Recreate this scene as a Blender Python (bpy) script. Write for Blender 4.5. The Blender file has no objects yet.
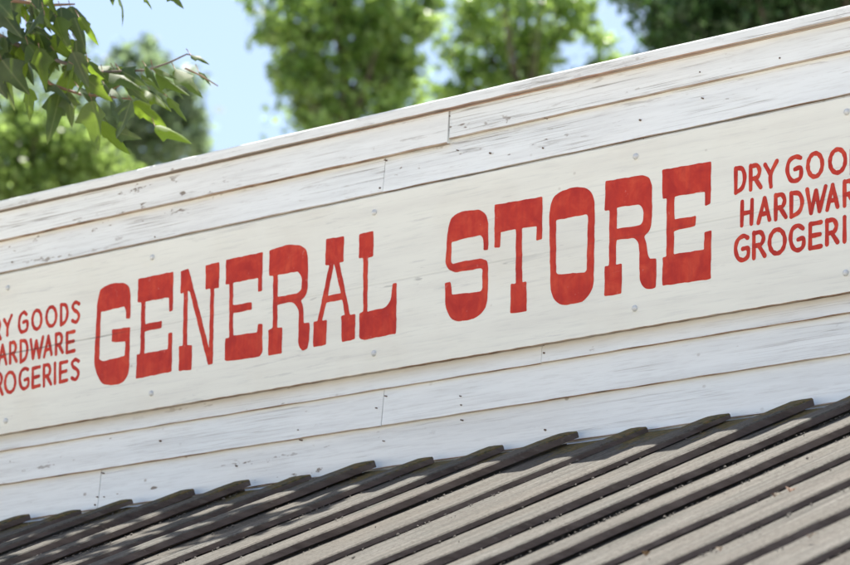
import bpy, math, random
import numpy as np
from mathutils import Vector, Matrix

random.seed(7)
RNG = np.random.default_rng(11)
scene = bpy.context.scene
COL = scene.collection

# ------------------------------------------------------------------ camera frame
FPX, CX, CY = 3750.0, 425.0, 282.5
M = np.array([[0.7359414, -0.13788816, -0.66285527],
              [0.6767662, 0.17792673, 0.71437356],
              [0.01943601, -0.97433512, 0.22426169]])     # world = M @ (right, down, forward)
CAM = np.array([8.25, -8.897, 1.6])


def ray(px, py):
    return M @ np.array([px - CX, py - CY, FPX])


def on_wall(px, py, y=0.0):
    r = ray(px, py)
    return CAM + r * ((y - CAM[1]) / r[1])


def at_depth(px, py, d):
    return CAM + ray(px, py) * (d / FPX)


# ------------------------------------------------------------------ tagging helpers
def tag(o, label=None, cat=None, group=None, kind=None):
    if label: o['label'] = label
    if cat: o['category'] = cat
    if group: o['group'] = group
    if kind: o['kind'] = kind
    return o


def empty(name, loc=(0, 0, 0)):
    o = bpy.data.objects.new(name, None)
    COL.objects.link(o)
    o.location = loc
    o.empty_display_size = 0.2
    return o


class MB:
    """collects world-space verts and faces; build() links them as ONE mesh object"""
    def __init__(s):
        s.v, s.f, s.m, s.a, s.b = [], [], [], [], []

    def add(s, verts, faces, mat=0, attr=0.0, rib=None):
        b = len(s.v)
        s.v.extend([tuple(map(float, p)) for p in verts])
        s.a.extend([attr] * len(verts)); s.b.extend(rib if rib else [1.0] * len(verts))
        for f in faces:
            s.f.append(tuple(i + b for i in f)); s.m.append(mat)

    def box(s, p0, p1, mat=0, attr=0.0, tf=None):
        x0, y0, z0 = p0; x1, y1, z1 = p1
        vs = [(x0, y0, z0), (x1, y0, z0), (x1, y1, z0), (x0, y1, z0), (x0, y0, z1), (x1, y0, z1), (x1, y1, z1), (x0, y1, z1)]
        if tf: vs = [tf(*p) for p in vs]
        s.add(vs, [(0, 3, 2, 1), (4, 5, 6, 7), (0, 1, 5, 4), (1, 2, 6, 5), (2, 3, 7, 6), (3, 0, 4, 7)], mat, attr)

    def tube(s, pts, radii, n=8, mat=0, attr=0.0):
        pts = [Vector(p) for p in pts]
        rings, vs, fs = [], [], []
        up = Vector((0.13, 0.31, 0.94))
        for i, p in enumerate(pts):
            d = (pts[min(i + 1, len(pts) - 1)] - pts[max(i - 1, 0)]).normalized()
            if abs(d.dot(up)) > 0.97: u = Vector((1, 0, 0))
            else: u = up
            a = d.cross(u).normalized(); b = d.cross(a)
            for k in range(n):
                t = 2 * math.pi * k / n
                vs.append(p + (a * math.cos(t) + b * math.sin(t)) * radii[i])
        for i in range(len(pts) - 1):
            for k in range(n):
                fs.append((i * n + k, i * n + (k + 1) % n, (i + 1) * n + (k + 1) % n, (i + 1) * n + k))
        fs.append(tuple(range(n))); fs.append(tuple((len(pts) - 1) * n + k for k in reversed(range(n))))
        s.add(vs, fs, mat, attr)

    def build(s, name, mats, parent=None, smooth=False, bevel=0.0):
        me = bpy.data.meshes.new(name)
        org = Vector(parent.matrix_world.translation) if parent else Vector((0, 0, 0))
        if parent: org = abs_loc(parent)
        me.from_pydata([tuple(Vector(p) - org) for p in s.v], [], s.f)
        if not isinstance(mats, (list, tuple)): mats = [mats]
        for m in mats: me.materials.append(m)
        me.polygons.foreach_set('material_index', s.m)
        at = me.attributes.new('seed', 'FLOAT', 'POINT')
        at.data.foreach_set('value', s.a)
        if min(s.b) < 1.0:
            at = me.attributes.new('rib', 'FLOAT', 'POINT'); at.data.foreach_set('value', s.b)
        if smooth: me.polygons.foreach_set('use_smooth', [True] * len(s.f))
        me.validate(); me.update()
        o = bpy.data.objects.new(name, me)
        COL.objects.link(o)
        if parent: o.parent = parent
        if bevel:
            bv = o.modifiers.new('bevel', 'BEVEL'); bv.width = bevel; bv.segments = 2; bv.limit_method = 'ANGLE'
            bv.angle_limit = math.radians(50)
        return o


def abs_loc(o):
    l = Vector(o.location)
    while o.parent:
        o = o.parent; l += Vector(o.location)
    return l


# ------------------------------------------------------------------ materials
class NT:
    def __init__(s, name):
        s.m = bpy.data.materials.new(name); s.m.use_nodes = True
        s.t = s.m.node_tree; s.t.nodes.clear()
        s.out = s.n('ShaderNodeOutputMaterial')

    def n(s, typ, **kw):
        nd = s.t.nodes.new(typ)
        for k, v in kw.items(): setattr(nd, k, v)
        return nd

    def l(s, a, b): s.t.links.new(a, b)

    def val(s, sock, v):
        if isinstance(v, bpy.types.NodeSocket): s.l(v, sock)
        elif v is not None: sock.default_value = v

    def coords(s, scale, seed=True, off=(0, 0, 0)):
        tc = s.n('ShaderNodeNewGeometry')
        mp = s.n('ShaderNodeMapping'); s.l(tc.outputs['Position'], mp.inputs['Vector'])
        mp.inputs['Scale'].default_value = scale; mp.inputs['Location'].default_value = off
        o = mp.outputs[0]
        if seed:
            at = s.n('ShaderNodeAttribute', attribute_name='seed')
            v = s.n('ShaderNodeVectorMath', operation='ADD'); s.l(o, v.inputs[0]); s.l(at.outputs['Vector'], v.inputs[1]); o = v.outputs[0]
        return o

    def noise(s, vec, scale=1, detail=4, rough=0.55, dist=0.0):
        nd = s.n('ShaderNodeTexNoise'); s.l(vec, nd.inputs['Vector'])
        nd.inputs['Scale'].default_value = scale; nd.inputs['Detail'].default_value = detail
        nd.inputs['Roughness'].default_value = rough; nd.inputs['Distortion'].default_value = dist
        return nd.outputs['Fac']

    def ramp(s, fac, stops, interp='LINEAR'):
        nd = s.n('ShaderNodeValToRGB'); s.l(fac, nd.inputs[0]); cr = nd.color_ramp; cr.interpolation = interp
        while len(cr.elements) > 1: cr.elements.remove(cr.elements[-1])
        for i, (p, c) in enumerate(stops):
            e = cr.elements[0] if i == 0 else cr.elements.new(p)
            e.position = p
            e.color = (c, c, c, 1) if isinstance(c, (int, float)) else (*c, 1)
        return nd.outputs[0]

    def mix(s, fac, a, b, blend='MIX'):
        nd = s.n('ShaderNodeMix', data_type='RGBA', blend_type=blend)
        s.val(nd.inputs[0], fac)
        for sock, v in ((nd.inputs[6], a), (nd.inputs[7], b)):
            if isinstance(v, tuple): v = (*v, 1) if len(v) == 3 else v
            s.val(sock, v)
        return nd.outputs[2]

    def math(s, op, a, b=None, c=None):
        nd = s.n('ShaderNodeMath', operation=op)
        for i, v in enumerate((a, b, c)):
            if v is not None: s.val(nd.inputs[i], v)
        return nd.outputs[0]

    def maprange(s, v, a, b, c=0.0, d=1.0):
        nd = s.n('ShaderNodeMapRange'); s.val(nd.inputs[0], v)
        for i, q in enumerate((a, b, c, d)): nd.inputs[i + 1].default_value = q
        return nd.outputs[0]

    def posz(s, axis='Z'):
        g = s.n('ShaderNodeNewGeometry'); x = s.n('ShaderNodeSeparateXYZ'); s.l(g.outputs['Position'], x.inputs[0])
        return x.outputs[axis]

    def bsdf(s, col, rough=0.6, bump=None, bstr=0.3, bdist=0.003, spec=0.5, metal=0.0):
        p = s.n('ShaderNodeBsdfPrincipled')
        if isinstance(col, tuple): col = (*col, 1)
        s.val(p.inputs['Base Color'], col); s.val(p.inputs['Roughness'], rough)
        p.inputs['Specular IOR Level'].default_value = spec; p.inputs['Metallic'].default_value = metal
        if bump is not None:
            b = s.n('ShaderNodeBump'); b.inputs['Strength'].default_value = bstr; b.inputs['Distance'].default_value = bdist
            s.l(bump, b.inputs['Height']); s.l(b.outputs[0], p.inputs['Normal'])
        s.l(p.outputs[0], s.out.inputs[0])
        return p


def mat_siding():
    t = NT('weathered_white_paint')
    long = t.coords((1.3, 6, 26)); fine = t.coords((9, 30, 130)); spot = t.coords((16, 30, 40)); big = t.coords((0.9, 1, 3.0), off=(3, 0, 1))
    n1 = t.noise(long, 1, 5, 0.6, 0.4); n2 = t.noise(fine, 1, 4, 0.65); n3 = t.noise(spot, 1, 3, 0.6); nb = t.noise(big, 1, 3, 0.5)
    zz = t.posz('Z')
    lvl = t.maprange(zz, 3.8, 5.0, 0.0, 1.0)                       # the upper courses are more worn
    tone = t.ramp(nb, [(0.3, (0.785, 0.825, 0.82)), (0.5, (0.83, 0.86, 0.845)), (0.7, (0.81, 0.825, 0.795))])
    tone = t.mix(t.ramp(n1, [(0.45, 0.0), (0.75, 0.42)]), tone, (0.57, 0.58, 0.57))
    # uneven beige band across the siding just below the sign's lower edge
    beige = t.math('MULTIPLY', t.math('MULTIPLY', t.maprange(zz, 4.075, 4.125), t.maprange(zz, 4.16, 4.14)), t.ramp(t.noise(t.coords((2.5, 1, 12), off=(3, 3, 3)), 1, 4, 0.6), [(0.3, 0.25), (0.65, 0.75)]))
    tone = t.mix(beige, tone, (0.60, 0.565, 0.49))
    # hairline grain cracks
    wv = t.n('ShaderNodeTexNoise'); t.l(t.coords((0.55, 8, 60), off=(7, 1, 2)), wv.inputs['Vector']); wv.inputs['Scale'].default_value = 1; wv.inputs['Detail'].default_value = 3
    cr = t.math('ABSOLUTE', t.math('SUBTRACT', wv.outputs['Fac'], 0.5))
    crm = t.ramp(cr, [(0.0, 1.0), (0.016, 0.0)])
    gate = t.ramp(t.noise(t.coords((1.6, 2, 9), off=(1, 5, 9)), 1, 3), [(0.47, 0.0), (0.6, 1.0)])
    crm = t.math('MULTIPLY', t.math('MULTIPLY', crm, gate), t.maprange(zz, 3.8, 4.8, 0.35, 0.8))
    col = t.mix(crm, tone, (0.20, 0.17, 0.145))
    # flaked spots, elongated along the grain
    thr = t.math('ADD', t.math('MULTIPLY', n3, 0.55), t.math('MULTIPLY', n1, 0.45))
    fl = t.maprange(t.math('ADD', thr, t.math('MULTIPLY', lvl, 0.045)), 0.625, 0.65)
    clus = t.ramp(t.noise(t.coords((1.1, 1, 7), off=(2, 8, 5)), 1, 2), [(0.47, 0.0), (0.6, 1.0)])
    fl = t.math('MULTIPLY', t.math('MULTIPLY', fl, clus), t.maprange(zz, 4.965, 4.98, 1.0, 0.3))
    col = t.mix(fl, col, t.mix(n2, (0.34, 0.29, 0.24), (0.16, 0.13, 0.11)))
    # dirt freckles
    vo = t.n('ShaderNodeTexVoronoi'); t.l(t.coords((11, 9, 15)), vo.inputs['Vector']); vo.inputs['Scale'].default_value = 1
    sp = t.math('MULTIPLY', t.ramp(vo.outputs['Distance'], [(0.06, 1.0), (0.12, 0.0)]), t.ramp(t.noise(t.coords((5, 5, 9)), 1, 2), [(0.54, 0.0), (0.62, 0.7)]))
    col = t.mix(sp, col, (0.26, 0.21, 0.16))
    col = t.mix(t.math('MULTIPLY', t.ramp(n2, [(0.5, 0.0), (0.72, 1.0)]), 0.28), col, (0.46, 0.45, 0.42))
    n5 = t.noise(t.coords((3.2, 10, 48), off=(8, 2, 4)), 1, 5, 0.7, 0.5)
    scr = t.math('MULTIPLY', t.ramp(n5, [(0.60, 0.0), (0.66, 1.0)]), t.maprange(zz, 4.0, 4.9, 0.08, 0.55))
    col = t.mix(scr, col, (0.40, 0.385, 0.355))
    h = t.math('SUBTRACT', t.math('ADD', t.math('MULTIPLY', n2, 0.35), t.math('MULTIPLY', n1, 0.5)), t.math('ADD', t.math('MULTIPLY', fl, 0.5), t.math('MULTIPLY', crm, 1.2)))
    t.bsdf(col, 0.62, h, 0.5, 0.002, 0.35)
    return t.m


def mat_barewood():
    t = NT('bare_wood_edge')
    n = t.noise(t.coords((9, 9, 60)), 1, 4, 0.6); n2 = t.noise(t.coords((2.2, 3, 5)), 1, 3)
    c = t.ramp(n, [(0.3, (0.10, 0.065, 0.04)), (0.5, (0.30, 0.19, 0.12)), (0.7, (0.46, 0.36, 0.26))])
    c = t.mix(t.ramp(n2, [(0.42, 0.0), (0.6, 0.75)]), c, (0.52, 0.46, 0.38))
    t.bsdf(c, 0.85, n, 0.4, 0.003, 0.2)
    return t.m


def mat_redwood():
    t = NT('exposed_rusty_wood')
    n = t.noise(t.coords((14, 9, 40)), 1, 4, 0.65); n2 = t.noise(t.coords((1.7, 3, 5)), 1, 3)
    c = t.ramp(n, [(0.33, (0.09, 0.045, 0.03)), (0.5, (0.38, 0.15, 0.085)), (0.68, (0.52, 0.36, 0.26))])
    c = t.mix(t.ramp(n2, [(0.32, 0.0), (0.52, 0.92)]), c, (0.46, 0.40, 0.34))
    c = t.mix(t.math('MULTIPLY', t.maprange(t.posz('X'), 0.8, -1.2), 0.75), c, t.mix(n, (0.12, 0.095, 0.075), (0.34, 0.30, 0.26)))
    t.bsdf(c, 0.85, n, 0.4, 0.003, 0.2)
    return t.m


def mat_sign(joint_z):
    t = NT('cream_sign_paint')
    n1 = t.noise(t.coords((1.1, 3, 14)), 1, 5, 0.6, 0.3); n2 = t.noise(t.coords((5, 20, 90)), 1, 4, 0.65); nb = t.noise(t.coords((0.7, 1, 1.6), off=(5, 2, 3)), 1, 3)
    col = t.ramp(nb, [(0.3, (0.835, 0.84, 0.755)), (0.7, (0.775, 0.785, 0.715))])
    col = t.mix(t.math('MULTIPLY', t.ramp(n1, [(0.45, 0.0), (0.75, 1.0)]), 0.5), col, (0.64, 0.63, 0.58))
    col = t.mix(t.math('MULTIPLY', t.ramp(n2, [(0.52, 0.0), (0.76, 1.0)]), 0.4), col, (0.52, 0.53, 0.50))
    n6 = t.noise(t.coords((3.0, 8, 40), off=(6, 1, 2)), 1, 5, 0.7, 0.5)
    col = t.mix(t.ramp(n6, [(0.60, 0.0), (0.68, 0.4)]), col, (0.46, 0.47, 0.45))
    n7 = t.noise(t.coords((2.2, 1, 2.6), off=(1, 1, 7)), 1, 5, 0.6)
    col = t.mix(t.ramp(n7, [(0.5, 0.0), (0.75, 0.35)]), col, (0.66, 0.62, 0.52))
    # the joint of the two planks, showing where the filler has cracked, and scuffs beside it
    z = t.posz('Z')
    wob = t.math('MULTIPLY', t.math('SUBTRACT', t.noise(t.coords((3, 1, 0.0), False), 1, 3), 0.5), 0.010)
    dz = t.math('ABSOLUTE', t.math('SUBTRACT', t.math('ADD', z, wob), joint_z))
    along = t.noise(t.coords((1.5, 0, 0), off=(4.4, 0, 0)), 1, 3)
    line = t.math('MULTIPLY', t.ramp(dz, [(0.0, 1.0), (0.0024, 0.0)]), t.math('MULTIPLY', t.ramp(along, [(0.40, 0.1), (0.52, 0.95)]), t.maprange(t.posz('X'), -1.62, -1.45, 1.0, 0.22)))
    col = t.mix(line, col, (0.16, 0.145, 0.12))
    near = t.ramp(dz, [(0.0, 1.0), (0.06, 0.0)])
    sc = t.math('MULTIPLY', near, t.ramp(t.noise(t.coords((9, 9, 75), off=(2, 0, 0)), 1, 3), [(0.63, 0.0), (0.68, 0.7)]))
    sc = t.math('MULTIPLY', sc, t.ramp(t.noise(t.coords((2.1, 0, 2)), 1, 2), [(0.45, 0.0), (0.55, 1.0)]))
    col = t.mix(sc, col, (0.30, 0.30, 0.28))
    vo = t.n('ShaderNodeTexVoronoi'); t.l(t.coords((7, 7, 9)), vo.inputs['Vector']); vo.inputs['Scale'].default_value = 1
    sp = t.math('MULTIPLY', t.ramp(vo.outputs['Distance'], [(0.03, 1.0), (0.06, 0.0)]), t.ramp(t.noise(t.coords((3, 3, 4)), 1, 2), [(0.5, 0.0), (0.6, 0.5)]))
    col = t.mix(sp, col, (0.34, 0.31, 0.26))
    h = t.math('SUBTRACT', t.math('ADD', t.math('MULTIPLY', n2, 0.3), t.math('MULTIPLY', n1, 0.4)), line)
    t.bsdf(col, 0.6, h, 0.6, 0.002, 0.25)
    return t.m


def mat_red():
    t = NT('red_letter_paint')
    n = t.noise(t.coords((14, 14, 14)), 1, 4, 0.6, 0.6); n2 = t.noise(t.coords((9, 20, 110)), 1, 4, 0.6); n3 = t.noise(t.coords((40, 40, 40)), 1, 3)
    col = t.ramp(n, [(0.30, (0.42, 0.026, 0.018)), (0.5, (0.53, 0.041, 0.023)), (0.70, (0.62, 0.075, 0.036))])
    col = t.mix(t.ramp(n2, [(0.66, 0.0), (0.76, 0.35)]), col, (0.60, 0.15, 0.12))
    col = t.mix(t.ramp(n3, [(0.68, 0.0), (0.74, 0.3)]), col, (0.66, 0.34, 0.30))
    nb = t.noise(t.coords((55, 30, 9)), 1, 3, 0.6)
    col = t.mix(t.ramp(nb, [(0.4, 0.0), (0.7, 0.4)]), col, (0.36, 0.028, 0.026))
    wob_ = t.math('MULTIPLY', t.math('SUBTRACT', t.noise(t.coords((3, 1, 0.0), False), 1, 3), 0.5), 0.010)
    dz = t.math('ABSOLUTE', t.math('SUBTRACT', t.math('ADD', t.posz('Z'), wob_), 4.418))
    line = t.math('MULTIPLY', t.ramp(dz, [(0.0, 0.9), (0.0022, 0.0)]), t.maprange(t.posz('X'), -1.62, -1.45, 1.0, 0.2))
    col = t.mix(line, col, (0.10, 0.03, 0.025))
    t.bsdf(col, 0.6, n2, 0.35, 0.001, 0.22)
    return t.m


def mat_roofwood():
    t = NT('weathered_grey_boards')
    # coordinates along the slope: x across, slope from y
    g = t.coords((58, 1.3, 1.3)); g2 = t.coords((190, 4, 4)); pa = t.coords((5, 2.2, 2.2)); sp = t.coords((120, 75, 75))
    n1 = t.noise(g, 1, 5, 0.6, 0.2); n2 = t.noise(g2, 1, 4, 0.65); n3 = t.noise(pa, 1, 4, 0.6); n4 = t.noise(sp, 1, 3, 0.6)
    at = t.n('ShaderNodeAttribute', attribute_name='seed')
    rnd = t.math('FRACT', t.math('MULTIPLY', at.outputs['Fac'], 0.37))
    c = t.ramp(n1, [(0.30, (0.032, 0.029, 0.025)), (0.42, (0.078, 0.072, 0.063)), (0.55, (0.118, 0.110, 0.097)), (0.72, (0.185, 0.176, 0.158))])
    c = t.mix(t.math('MULTIPLY', t.ramp(n2, [(0.42, 0.0), (0.60, 1.0)]), 0.6), c, (0.045, 0.054, 0.046))
    c = t.mix(t.ramp(n3, [(0.42, 0.0), (0.66, 0.65)]), c, (0.105, 0.095, 0.080))
    c = t.mix(t.math('MULTIPLY', rnd, 0.55), c, (0.095, 0.085, 0.070))
    c = t.mix(t.ramp(n4, [(0.48, 0.0), (0.62, 0.62)]), c, (0.04, 0.034, 0.028))
    # moss and damp stains near the wall where leaves gather
    y = t.posz('Y')
    m = t.math('ADD', t.maprange(y, -0.42, -0.02, -0.3, 0.42), t.noise(t.coords((22, 10, 10)), 1, 4, 0.6))
    mm = t.maprange(m, 0.56, 0.72)
    moss = t.ramp(t.noise(t.coords((60, 60, 60)), 1, 3), [(0.35, (0.05, 0.045, 0.028)), (0.5, (0.115, 0.095, 0.032)), (0.66, (0.17, 0.10, 0.045))])
    c = t.mix(mm, c, moss)
    h = t.math('ADD', t.math('MULTIPLY', n2, 0.5), t.math('ADD', t.math('MULTIPLY', n1, 0.6), t.math('MULTIPLY', mm, t.noise(t.coords((70, 70, 70)), 1, 2))))
    t.bsdf(c, 0.85, h, 1.0, 0.006, 0.2)
    return t.m


def mat_battenside():
    t = NT('brown_batten_wood')
    n1 = t.noise(t.coords((30, 2.0, 30)), 1, 5, 0.6); n2 = t.noise(t.coords((60, 20, 60)), 1, 3)
    c = t.ramp(n1, [(0.3, (0.085, 0.066, 0.058)), (0.7, (0.17, 0.138, 0.122))])
    c = t.mix(t.ramp(n2, [(0.62, 0.0), (0.7, 0.6)]), c, (0.19, 0.165, 0.14))
    t.bsdf(c, 0.9, n1, 0.7, 0.004, 0.15)
    return t.m


def mat_plain(name, col, rough=0.6, var=0.15, scale=6, metal=0.0, spec=0.4):
    t = NT(name)
    n = t.noise(t.coords((scale,) * 3), 1, 4)
    c = t.mix(n, tuple(v * (1 - var) for v in col), tuple(min(1, v * (1 + var)) for v in col))
    t.bsdf(c, rough, n, 0.2, 0.004, spec, metal)
    return t.m


def mat_leaf(name, ca, cb, trans, tcol, rough=0.35, spec=0.5, under=None, vary=False):
    t = NT(name)
    at = t.n('ShaderNodeAttribute', attribute_name='seed')
    rnd = t.math('FRACT', t.math('MULTIPLY', at.outputs['Fac'], 1.0))
    col = t.mix(rnd, ca, cb)
    if under is not None:
        geo = t.n('ShaderNodeNewGeometry')
        col = t.mix(geo.outputs['Backfacing'], col, under)
    if vary:
        rb_ = t.n('ShaderNodeAttribute', attribute_name='rib')
        col = t.mix(t.ramp(rb_.outputs['Fac'], [(0.0, 0.75), (0.10, 0.0)]), col, (0.17, 0.20, 0.09))
        col = t.mix(t.ramp(t.noise(t.coords((22, 22, 22)), 1, 3), [(0.4, 0.0), (0.7, 0.6)]), col, tuple(v * 1.9 for v in cb))
    n = t.noise(t.coords((60, 60, 60)), 1, 2)
    col = t.mix(t.math('MULTIPLY', n, 0.35), col, tuple(v * 0.6 for v in ca))
    p = t.n('ShaderNodeBsdfPrincipled'); t.l(col, p.inputs['Base Color']); p.inputs['Roughness'].default_value = rough
    p.inputs['Specular IOR Level'].default_value = spec
    tr = t.n('ShaderNodeBsdfTranslucent')
    t.l(t.mix(rnd, tcol, tuple(v * 0.7 for v in tcol)), tr.inputs[0])
    ms = t.n('ShaderNodeMixShader')
    if vary: t.l(t.maprange(rnd, 0.42, 0.95, trans * 0.5, min(0.7, trans * 2.6)), ms.inputs[0])
    else: ms.inputs[0].default_value = trans
    t.l(p.outputs[0], ms.inputs[1]); t.l(tr.outputs[0], ms.inputs[2]); t.l(ms.outputs[0], t.out.inputs[0])
    return t.m


def mat_bark(name, a, b):
    t = NT(name)
    n = t.noise(t.coords((14, 14, 4)), 1, 5, 0.65)
    t.bsdf(t.ramp(n, [(0.3, a), (0.7, b)]), 0.9, n, 0.7, 0.02, 0.2)
    return t.m


def mat_ground():
    t = NT('dry_dirt')
    n = t.noise(t.coords((0.35,) * 3, False), 1, 6, 0.6); n2 = t.noise(t.coords((9,) * 3, False), 1, 4)
    c = t.ramp(n, [(0.3, (0.43, 0.385, 0.315)), (0.7, (0.54, 0.49, 0.41))])
    c = t.mix(t.math('MULTIPLY', n2, 0.4), c, (0.40, 0.35, 0.285))
    t.bsdf(c, 0.95, n2, 0.5, 0.03, 0.1)
    return t.m


SIGN_TOP, SIGN_BOT = 4.727, 4.117
JOINT = 4.418
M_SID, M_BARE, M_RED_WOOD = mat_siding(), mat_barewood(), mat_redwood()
M_SIGN, M_RED = mat_sign(JOINT), mat_red()
M_ROOF, M_BSIDE = mat_roofwood(), mat_battenside()
M_NAIL = mat_plain('painted_nail', (0.62, 0.64, 0.64), 0.5, 0.3, 120, 0.15)
M_RUST = mat_plain('rusty_nail', (0.13, 0.085, 0.06), 0.8, 0.5, 90)
M_DARK = mat_plain('dark_sheathing', (0.05, 0.04, 0.032), 0.9, 0.4, 8)
M_FLASH = mat_plain('painted_flashing', (0.62, 0.66, 0.68), 0.5, 0.12, 20)
M_CAP = M_SID
M_BARK = mat_bark('grey_bark', (0.10, 0.08, 0.065), (0.22, 0.19, 0.16))
M_BARKD = mat_bark('dark_bark', (0.05, 0.045, 0.035), (0.10, 0.09, 0.075))
M_TWIG = mat_plain('reddish_twig', (0.25, 0.15, 0.095), 0.6, 0.3, 30)
M_LEAF = mat_leaf('glossy_lobed_leaf', (0.018, 0.040, 0.018), (0.034, 0.062, 0.022), 0.24, (0.26, 0.40, 0.03), 0.56, 0.45, (0.06, 0.085, 0.04), True)
M_LF_LIME = mat_leaf('lime_leaf', (0.085, 0.145, 0.04), (0.13, 0.19, 0.06), 0.5, (0.40, 0.57, 0.14), 0.4, 0.5)
M_LF_MID = mat_leaf('mid_green_leaf', (0.058, 0.128, 0.034), (0.10, 0.185, 0.05), 0.5, (0.43, 0.62, 0.14), 0.30, 0.6)
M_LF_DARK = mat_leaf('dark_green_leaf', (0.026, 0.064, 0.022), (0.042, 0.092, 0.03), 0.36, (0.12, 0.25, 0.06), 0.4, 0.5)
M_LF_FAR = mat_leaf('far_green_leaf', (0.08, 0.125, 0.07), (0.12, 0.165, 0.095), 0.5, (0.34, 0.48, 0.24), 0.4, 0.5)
M_DRYLEAF = mat_leaf('dry_leaf', (0.15, 0.125, 0.09), (0.15, 0.07, 0.04), 0.1, (0.15, 0.1, 0.05), 0.7, 0.2)
M_SHINGLE = mat_plain('grey_roofing', (0.16, 0.155, 0.15), 0.9, 0.3, 12)

# ------------------------------------------------------------------ ground
g = MB(); g.add([(-600, -600, 0), (600, -600, 0), (600, 600, 0), (-600, 600, 0)], [(0, 1, 2, 3)])
tag(g.build('ground', mat_ground()), kind='structure')

# ------------------------------------------------------------------ store building: false front of lapped siding
XL, XR = -3.7, 5.4
LIP = 0.022                        # plane of the siding's lower lips (the sign's face is y = 0)
store = tag(empty('store_building', (0.8, 0.16, 0)),
            'old white clapboard storefront with peeling paint and a tall false front above the porch roof', 'store')


def wall_x(px, py): return on_wall(px, py, LIP)[0]
def wall_z(px, py): return on_wall(px, py, LIP)[2]


def wob(x, seed, amp):
    return amp * (math.sin(x * 1.7 + seed) + 0.6 * math.sin(x * 4.3 + seed * 2.3) + 0.3 * math.sin(x * 11 + seed * 1.7)) / 1.9


sid = MB()


def siding_piece(x0, x1, zb, zt, seed, lip=LIP, back=0.036, tilt=0.0, thick=None):
    """one lapped board: lower lip proud at y=lip, leaning back to y=back at its top"""
    n = max(2, int((x1 - x0) / 0.05))
    rows = []
    for i in range(n + 1):
        x = x0 + (x1 - x0) * i / n
        dz = wob(x, seed, 0.0006) + tilt * (x - x0)
        dy = wob(x, seed + 5, 0.0009)
        jag = 0.0005 * math.sin(x * 71 + seed) * math.sin(x * 39.7 + 2 * seed)
        b = zb + dz + jag
        rows.append([(x, 0.052, b + 0.004), (x, lip + dy + 0.0015, b), (x, lip + dy, b + 0.0014 + jag), (x, lip + dy + 0.0006, b + (0.0048 if seed < 16 else 0.0030) + 1.5 * jag),
                     (x, back + dy, zt + dz)])
    k = 5
    vs = [p for r in rows for p in r]
    for j, mt in ((0, 1), (1, 1), (2, 1), (3, 0)):
        fs = [(i * k + j, (i + 1) * k + j, (i + 1) * k + j + 1, i * k + j + 1) for i in range(n)]
        # separate copies of the rows keep each strip's shading crisp
        sid.add(vs, fs, mt, seed)
    sid.add([rows[0][j] for j in range(5)] + [(x0, 0.052, zt)], [(0, 5, 4, 3, 2, 1)], 0, seed)
    sid.add([rows[-1][j] for j in range(5)] + [(x1, 0.052, zt)], [(0, 1, 2, 3, 4, 5)], 0, seed)


GAP = 0.0022
z2l = wall_z(320, 171.5); z2r = wall_z(650, 95)
zL4 = wall_z(425, 382.2); zL5 = wall_z(425, 419.3)
exp_ = (z2r - zL4) / 6.0
bottoms = [z2r - exp_ * i for i in range(0, 7)]
bottoms[6] = zL4
bottoms += [zL5, 2.185 + 1.6 + 0.006]
zz_ = bottoms[-1]
while zz_ > 0.3:
    zz_ -= exp_; bottoms.append(zz_)
CAPZ = wall_z(640, 67.5)
seams = {0: [wall_x(449, 128)], 1: [wall_x(383, 175)], 6: [wall_x(541, 349)], 7: [wall_x(381.5, 401)], 8: [wall_x(98, 488)],
         2: [0.9], 3: [-0.6], 4: [1.9], 5: [-2.9]}
sd = 1.0
for i, zb in enumerate(bottoms):
    GAP = 0.0045 if i in (0, 8) else 0.0026
    zt = (CAPZ - 0.001) if i == 0 else bottoms[i - 1] + 0.012
    xs = [XL] + sorted(seams.get(i, [random.uniform(-1.5, 3)]) + [3.4 + 0.4 * ((i * 7) % 3)]) + [XR]
    for j in range(len(xs) - 1):
        sd += 3.17
        a, b = xs[j] + (GAP / 2 if j else 0), xs[j + 1] - (GAP / 2 if j < len(xs) - 2 else 0)
        if i == 0 and j == 0:      # the sprung end board that hangs lower and stands prouder than its neighbour
            siding_piece(a, b, z2l, zt, sd, LIP - 0.007, 0.021)
        elif i == 0:
            siding_piece(a, b, zb, zt, sd, LIP - 0.001, 0.024)
        else:
            siding_piece(a, b, zb, zt, sd, LIP + random.uniform(-0.0015, 0.002))
# nail heads set into the boards
def sid_nail(px, py, r=0.0045):
    p = on_wall(px, py, LIP + 0.001)
    vs = [(p[0] + r * math.cos(t), p[1] - 0.003, p[2] + r * math.sin(t)) for t in [k * math.pi / 4 for k in range(8)]]
    vs2 = [(p[0] + 1.1 * r * math.cos(t), p[1] + 0.012, p[2] + 1.1 * r * math.sin(t)) for t in [k * math.pi / 4 for k in range(8)]]
    sid.add(vs + vs2, [tuple(range(8))] + [(k, k + 8, (k + 1) % 8 + 8, (k + 1) % 8) for k in range(8)], 2, 0.5)
for q in [(385, 396), (376, 408), (102, 473), (97, 497), (104, 497), (95, 505), (160, 441), (233, 484), (300, 440), (298, 430), (460, 396), (461, 405),
          (461, 420), (544, 353), (543, 345), (383, 441), (545, 430), (236, 466), (450, 116), (446, 135), (457, 150), (385, 160), (380, 188), (490, 153), (543, 148),
          (700, 72), (702, 98), (545, 118), (250, 186), (254, 165), (60, 226), (155, 237), (12, 262), (780, 58), (640, 120)]:
    sid_nail(*q, r=random.uniform(0.0018, 0.0032))
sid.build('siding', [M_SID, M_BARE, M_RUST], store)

core = MB()
core.box((XL, 0.052, 0), (XR, 0.14, CAPZ + 0.028))
core.build('wall_sheathing', M_DARK, store)
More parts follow.
